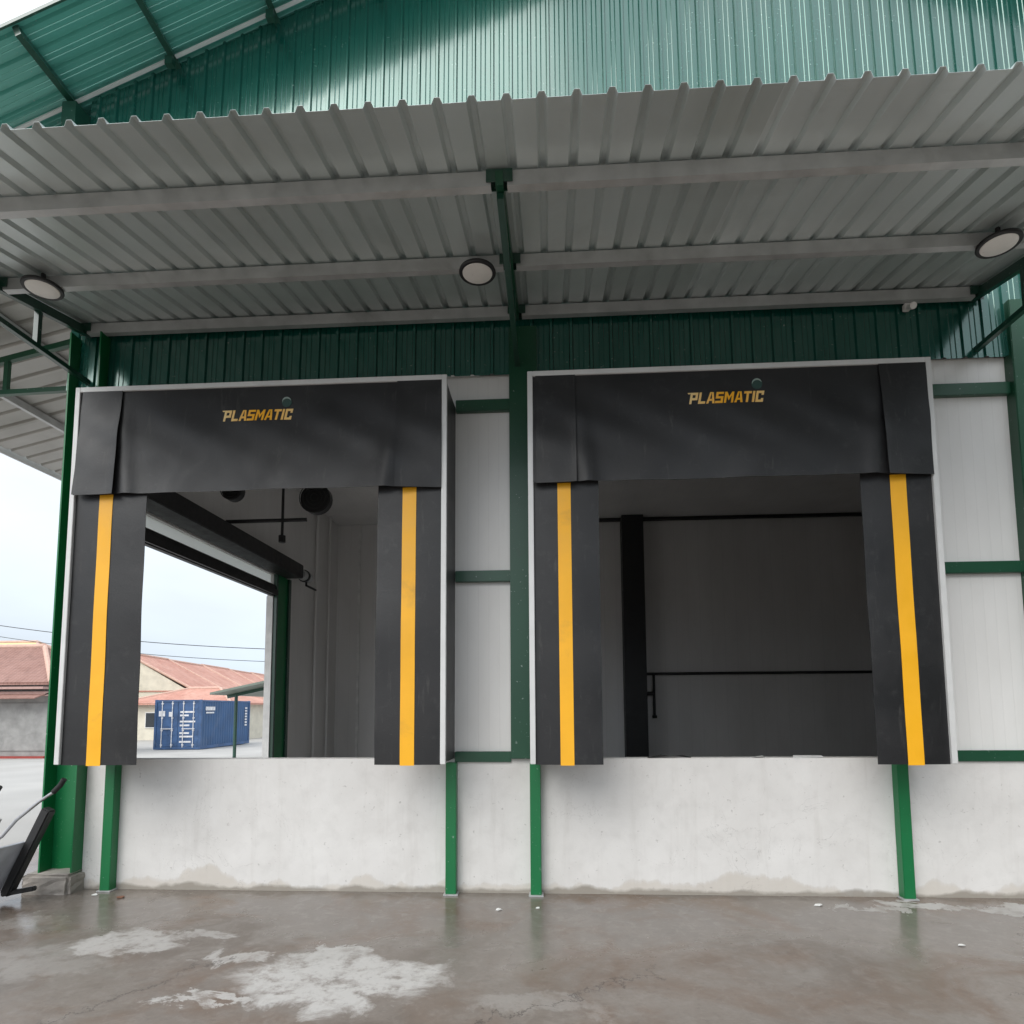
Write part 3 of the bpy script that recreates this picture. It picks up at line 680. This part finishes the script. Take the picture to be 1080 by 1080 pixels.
# ------------------------------------------------------------------ shipping container
ct = empty('shipping_container', 'blue shipping container with white marked doors standing across the yard', 'container', (-18.1, 26.0, -.36))
ct.rotation_euler = (0, 0, R(3.5))
CW, CL, CH = 2.44, 6.06, 2.59
def cor_wall(p0, d, n, length, z0, z1):
    O = Vector(p0); D = Vector(d); Nn = Vector(n); us = []; u = 0; 
    while u < length-.001:
        us += [(u, 0), (min(u+.07, length), 0), (min(u+.14, length), -.036), (min(u+.21, length), -.036)]; u += .28
    us.append((length, 0)); m = MB(); vs = []; fs = []
    for u, q in us:
        for z in (z0, z1):
            for t in (0, -.004): vs.append(O+D*u+Nn*(q+t)+Vector((0, 0, z)))
    for i in range(len(us)-1): a = i*4; b = a+4; fs += [(a, b, b+2, a+2), (a+1, a+3, b+3, b+1)]
    m.add(vs, fs); return m
cor_wall((-.02, .1, 0), (0, 1, 0), (1, 0, 0), CL-.2, .16, CH-.1).build('side_panel', M_['blue'], ct)
cor_wall((-CW+.02, .1, 0), (0, 1, 0), (-1, 0, 0), CL-.2, .16, CH-.1).build('side_panel', M_['blue'], ct)
cor_wall((-CW+.1, CL-.02, 0), (1, 0, 0), (0, 1, 0), CW-.2, .16, CH-.1).build('end_panel', M_['blue'], ct)
m = MB(); m.box(-CW+.05, -.05, .05, CL-.05, CH-.06, CH-.03); m.build('roof_panel', M_['blue'], ct)
m = MB()
for x in (-CW, -.11):
    for y in (0, CL-.12): m.box(x, x+.11, y, y+.12, .0, CH)
for x in (-CW+.01, -.09): m.box(x, x+.08, .12, CL-.12, 0, .16); m.box(x, x+.08, .12, CL-.12, CH-.1, CH-.02)
for y in (.01, CL-.11): m.box(-CW+.11, -.11, y, y+.1, 0, .14); m.box(-CW+.11, -.11, y, y+.1, CH-.12, CH-.01)
m.build('corner_frame', M_['blued'], ct)
for i, (a, b) in enumerate(((-CW+.12, -CW/2-.01), (-CW/2+.01, -.12))):
    m = MB(); m.box(a, b, .03, .06, .15, CH-.13)
    for q in range(5): m.box(a+.05, b-.05, .018, .03, .30+q*.45, .48+q*.45)
    d_ = m.build('door', M_['blued'], ct)
    m = MB()
    for x in (a+.28, b-.28): m.tube([(x, -.01, .1), (x, -.01, CH-.08)], .022, 8)
    for x in (a+.28, b-.28):
        for z in (.2, .95, 1.6, 2.35): m.box(x-.05, x+.05, -.005, .02, z, z+.07)
    m.box(a+.22, b-.2, -.03, -.01, 1.05, 1.09); m.build('lock_rod', M_['mark'], d_)
    rects = []
    if i == 0: rects += [(a+.1, a+.42, 1.72, 2.0), (a+.62, a+.82, 1.7, 1.95)]
    else:
        for z, w in ((1.9, .75), (1.72, .45), (1.40, .8), (1.2, .5), (.8, .5), (.62, .7), (.35, .6)): rects.append((a+.1, a+.1+w, z, z+.09))
    for (q0, q1, q2, q3) in rects: B('door_marking', M_['mark'], d_, q0, q1, .008, .016, q2, q3)
m = MB(); m.box(-.0, .006, .45, 1.5, 2.02, 2.22); m.box(-.0, .006, .5, 1.4, 1.86, 1.94)
for q in range(7): m.box(0, .006, CL-.75, CL-.45, 2.1-q*.17, 2.2-q*.17)
m.build('side_marking', M_['mark'], ct)

# ------------------------------------------------------------------ houses
def house(name, label, x0, x1, y0, y1, z0, ze, zr, wall, roof, rot=0, win=(), over=.5, hip=True, group=None, along=False, overy=None):
    cx, cy = (x0+x1)/2, (y0+y1)/2
    t = empty(name, label, 'house', (cx, cy, z0), group); t.rotation_euler = (0, 0, rot)
    hx, hy = (x1-x0)/2, (y1-y0)/2; h = ze-z0; hr = zr-z0
    m = MB(); m.box(-hx, hx, -hy, hy, 0, h)
    if not hip and along:
        for sx in (-hx, hx-.1): m.add([(sx, -hy, h), (sx, hy, h), (sx, 0, hr-.08), (sx+.1, -hy, h), (sx+.1, hy, h), (sx+.1, 0, hr-.08)], [(0, 2, 1), (3, 4, 5), (0, 1, 4, 3), (1, 2, 5, 4), (2, 0, 3, 5)])
    m.build('wall', wall, t)
    ox, oy = hx+over, hy+(over if overy is None else overy); e = h-.02; A_ = along or hx >= hy
    if A_: r = hx-hy*(1 if hip else 0)+(0 if hip else over); ra, rb = (-r, 0, hr), (r, 0, hr)
    else: r = hy-hx*(1 if hip else 0)+(0 if hip else over); ra, rb = (0, -r, hr), (0, r, hr)
    P = [(-ox, -oy, e), (ox, -oy, e), (ox, oy, e), (-ox, oy, e)]
    m = MB()
    vs = P+[ra, rb]+[(p[0], p[1], p[2]-.12) for p in P]
    if A_: fs = [(0, 1, 5, 4), (1, 2, 5), (2, 3, 4, 5), (3, 0, 4)]
    else: fs = [(0, 1, 4), (1, 2, 5, 4), (2, 3, 5), (3, 0, 4, 5)]
    if A_ and not hip: fs = [(0, 1, 5, 4), (2, 3, 4, 5)]
    fs += [(0, 6, 7, 1), (1, 7, 8, 2), (2, 8, 9, 3), (3, 9, 6, 0), (6, 9, 8, 7)]
    m.add(vs, fs); ro = m.build('roof', roof, t)
    m = MB(); m.tube([ra, rb], .13, 8)
    pr = ((0, ra), (3, ra), (1, rb), (2, rb)) if A_ else ((0, ra), (1, ra), (2, rb), (3, rb))
    for i, q in pr: m.tube([P[i], q], .11, 8)
    m.build('ridge_cap', M_['ridge'], ro)
    for (wx, wz, ww, wh_) in win:
        m = MB(); m.box(wx-ww/2-.06, wx+ww/2+.06, -hy-.05, -hy-.003, wz-.06, wz+wh_+.06); f_ = m.build('window', M_['white'], t)
        m = MB(); m.box(wx-ww/2, wx+ww/2, -hy-.062, -hy-.052, wz, wz+wh_); m.build('pane', M_['glass'], f_)
    return t
T, C_ = M_['tile'], M_['cream']
# terrace seen through the side door
rowd = Vector((-3.7, 30)).normalized()
for i, lb in enumerate(('nearest terracotta roofed terrace house, its cream gable end above the container doors', 'second terracotta roofed terrace house from the left, receding behind the blue container',
        'third terracotta roofed terrace house from the left, behind the blue container', 'fourth terracotta roofed terrace house, above the far end of the blue container', 'farthest terracotta roofed terrace house, just above the sage shed roof')):
    p = Vector((-34.6, 46.))+rowd*(7.1*i)
    house('terrace_house', lb, p.x-3.5, p.x+3.5, p.y-5, p.y+5, -.4, 3.3, 6.35-.06*(i % 2), C_, T, math.atan2(rowd.y, rowd.x), hip=False, over=.04, along=True, overy=.6, group='terracotta roofed terrace behind the container')
house('low_house', 'cream walled low house with small terracotta hip roof just behind the container', -29.5, -21.5, 36.5, 42, -.4, 2.2, 3.3, C_, T, R(-8), win=((-2, .9, 1, 1),))
# house at the left edge of the picture
lh = house('grey_house', 'weathered grey block house with dusty red hip roof at the left edge', -36, -21.6, 20.2, 24.9, -.38, 2.95, 4.75, M_['block'], M_['tile2'], 0, over=.25)
m = MB(); m.box(-7.3, 7.25, -2.65, -2.37, 2.70, 2.90); m.box(-7.3, 7.3, -2.85, -2.37, 3.0, 3.10); m.build('fascia', M_['pink'], lh)
m = MB(); m.add([(-7.3, -3.2, 2.62), (7.25, -3.2, 2.62), (7.25, -2.37, 2.88), (-7.3, -2.37, 2.88), (-7.3, -3.2, 2.57), (7.25, -3.2, 2.57), (7.25, -2.37, 2.83), (-7.3, -2.37, 2.83)], [(0, 1, 2, 3), (7, 6, 5, 4), (0, 4, 5, 1), (1, 5, 6, 2), (2, 6, 7, 3), (3, 7, 4, 0)]); m.build('awning', M_['tile2'], lh)
m = MB()
for x in (-2.5, 1.2, 4.9): m.box(x, x+2.9, -2.39, -2.355, .35, 2.4)
m.build('shutter', M_['block'], lh)
m = MB(); m.box(-7.2, 7.3, -2.60, -2.37, -.02, .12); m.build('painted_kerb', M_['redk'], lh)
house('yellow_house', 'pale yellow house rising behind the grey block house', -46, -35.6, 36, 42, -.4, 5.0, 6.9, M_['ywall'], M_['ywall'], 0, over=.2)

# shed with sage green roof
sh = empty('open_shed', 'open shed with sage green roof on a thin dark green post beside the container', 'shed', (-12.1, 18, -.3))
m = MB(); m.add([(-.4, -1.2, 2.62), (6, -1.2, 3.95), (6, 3.5, 3.95), (-.4, 3.5, 2.62), (-.4, -1.2, 2.54), (6, -1.2, 3.87), (6, 3.5, 3.87), (-.4, 3.5, 2.54)], [(0, 1, 2, 3), (7, 6, 5, 4), (0, 4, 5, 1), (1, 5, 6, 2), (2, 6, 7, 3), (3, 7, 4, 0)]); m.build('roof', M_['sage'], sh)
for x in (0, 5.5):
    for y in (0, 3.2):
        m = MB(); m.tube([(x, y, -.05), (x, y, 2.62+.208*(x+.4)-.08)], .065, 10); m.build('post', M_['dkgreen'], sh)
m = MB(); m.bar((-.35, 0, 2.48), (6, 0, 3.80), .08, .12); m.build('beam', M_['dkgreen'], sh)
m = MB(); m.box(.6, 6, 3.3, 3.4, -.05, 2.3); m.build('back_wall', M_['cream'], sh)

# power lines between two poles
for x, lb in ((-52, 'concrete utility pole standing left beyond the grey house'), (6, 'concrete utility pole standing behind the warehouse')):
    up_ = empty('utility_pole', lb, 'pole', (x, 32, -.4))
    m = MB(); m.tube([(0, 0, 0), (0, 0, 10.5)], [.17, .11], 14); m.build('shaft', M_['base'], up_, smooth=True)
    m = MB(); m.bar((-.0, -.9, 9.9), (0, .9, 9.9), .09, .09); m.build('crossarm', M_['galv'], up_)
def wire(z0, z1, sag, y, lb, r=.022):
    pts = []
    for i in range(41):
        q = i/40; pts.append((-52+58*q, y, z0+(z1-z0)*q-4*sag*q*(1-q)))
    m = MB(); m.tube(pts, r, 6); tag(m.build('power_line', M_['cable']), lb, 'cable', 'power lines over the yard')
wire(10.6, 5.9, 2.5, 31.2, 'upper thin power line crossing the sky above the terracotta roofs')
wire(9.9, 5.4, 2.6, 32.8, 'lower thin power line crossing the sky above the terracotta roofs', .018)

# unseen building added right of the yard, darkens that side and its reflections
nb = empty('added_shade_building', 'unseen dark green corrugated building added along the right side of the yard for shade', 'warehouse', (14, -14, 0))
W2L(nb, corrugated((9.6, -4, 0), (0, -1, 0), (0, 0, 1), (-1, 0, 0), 22, .9, 8.5, pitch=.192, h=.022, wt=.022, wb=.045, start=.09).build('cladding', M_['dkgreen'], nb))
m = MB(); m.box(9.62, 9.8, -26, -4, 0, .9); W2L(nb, m.build('plinth_wall', M_['block'], nb))
m = MB(); m.box(9.3, 18, -26.3, -3.7, 8.5, 8.6); W2L(nb, m.build('roof', M_['sage'], nb))
m = MB(); m.box(9.62, 18, -4.12, -4.0, .0, 8.5); m.box(9.62, 18, -26, -25.9, 0, 8.5); W2L(nb, m.build('end_wall', M_['block'], nb))
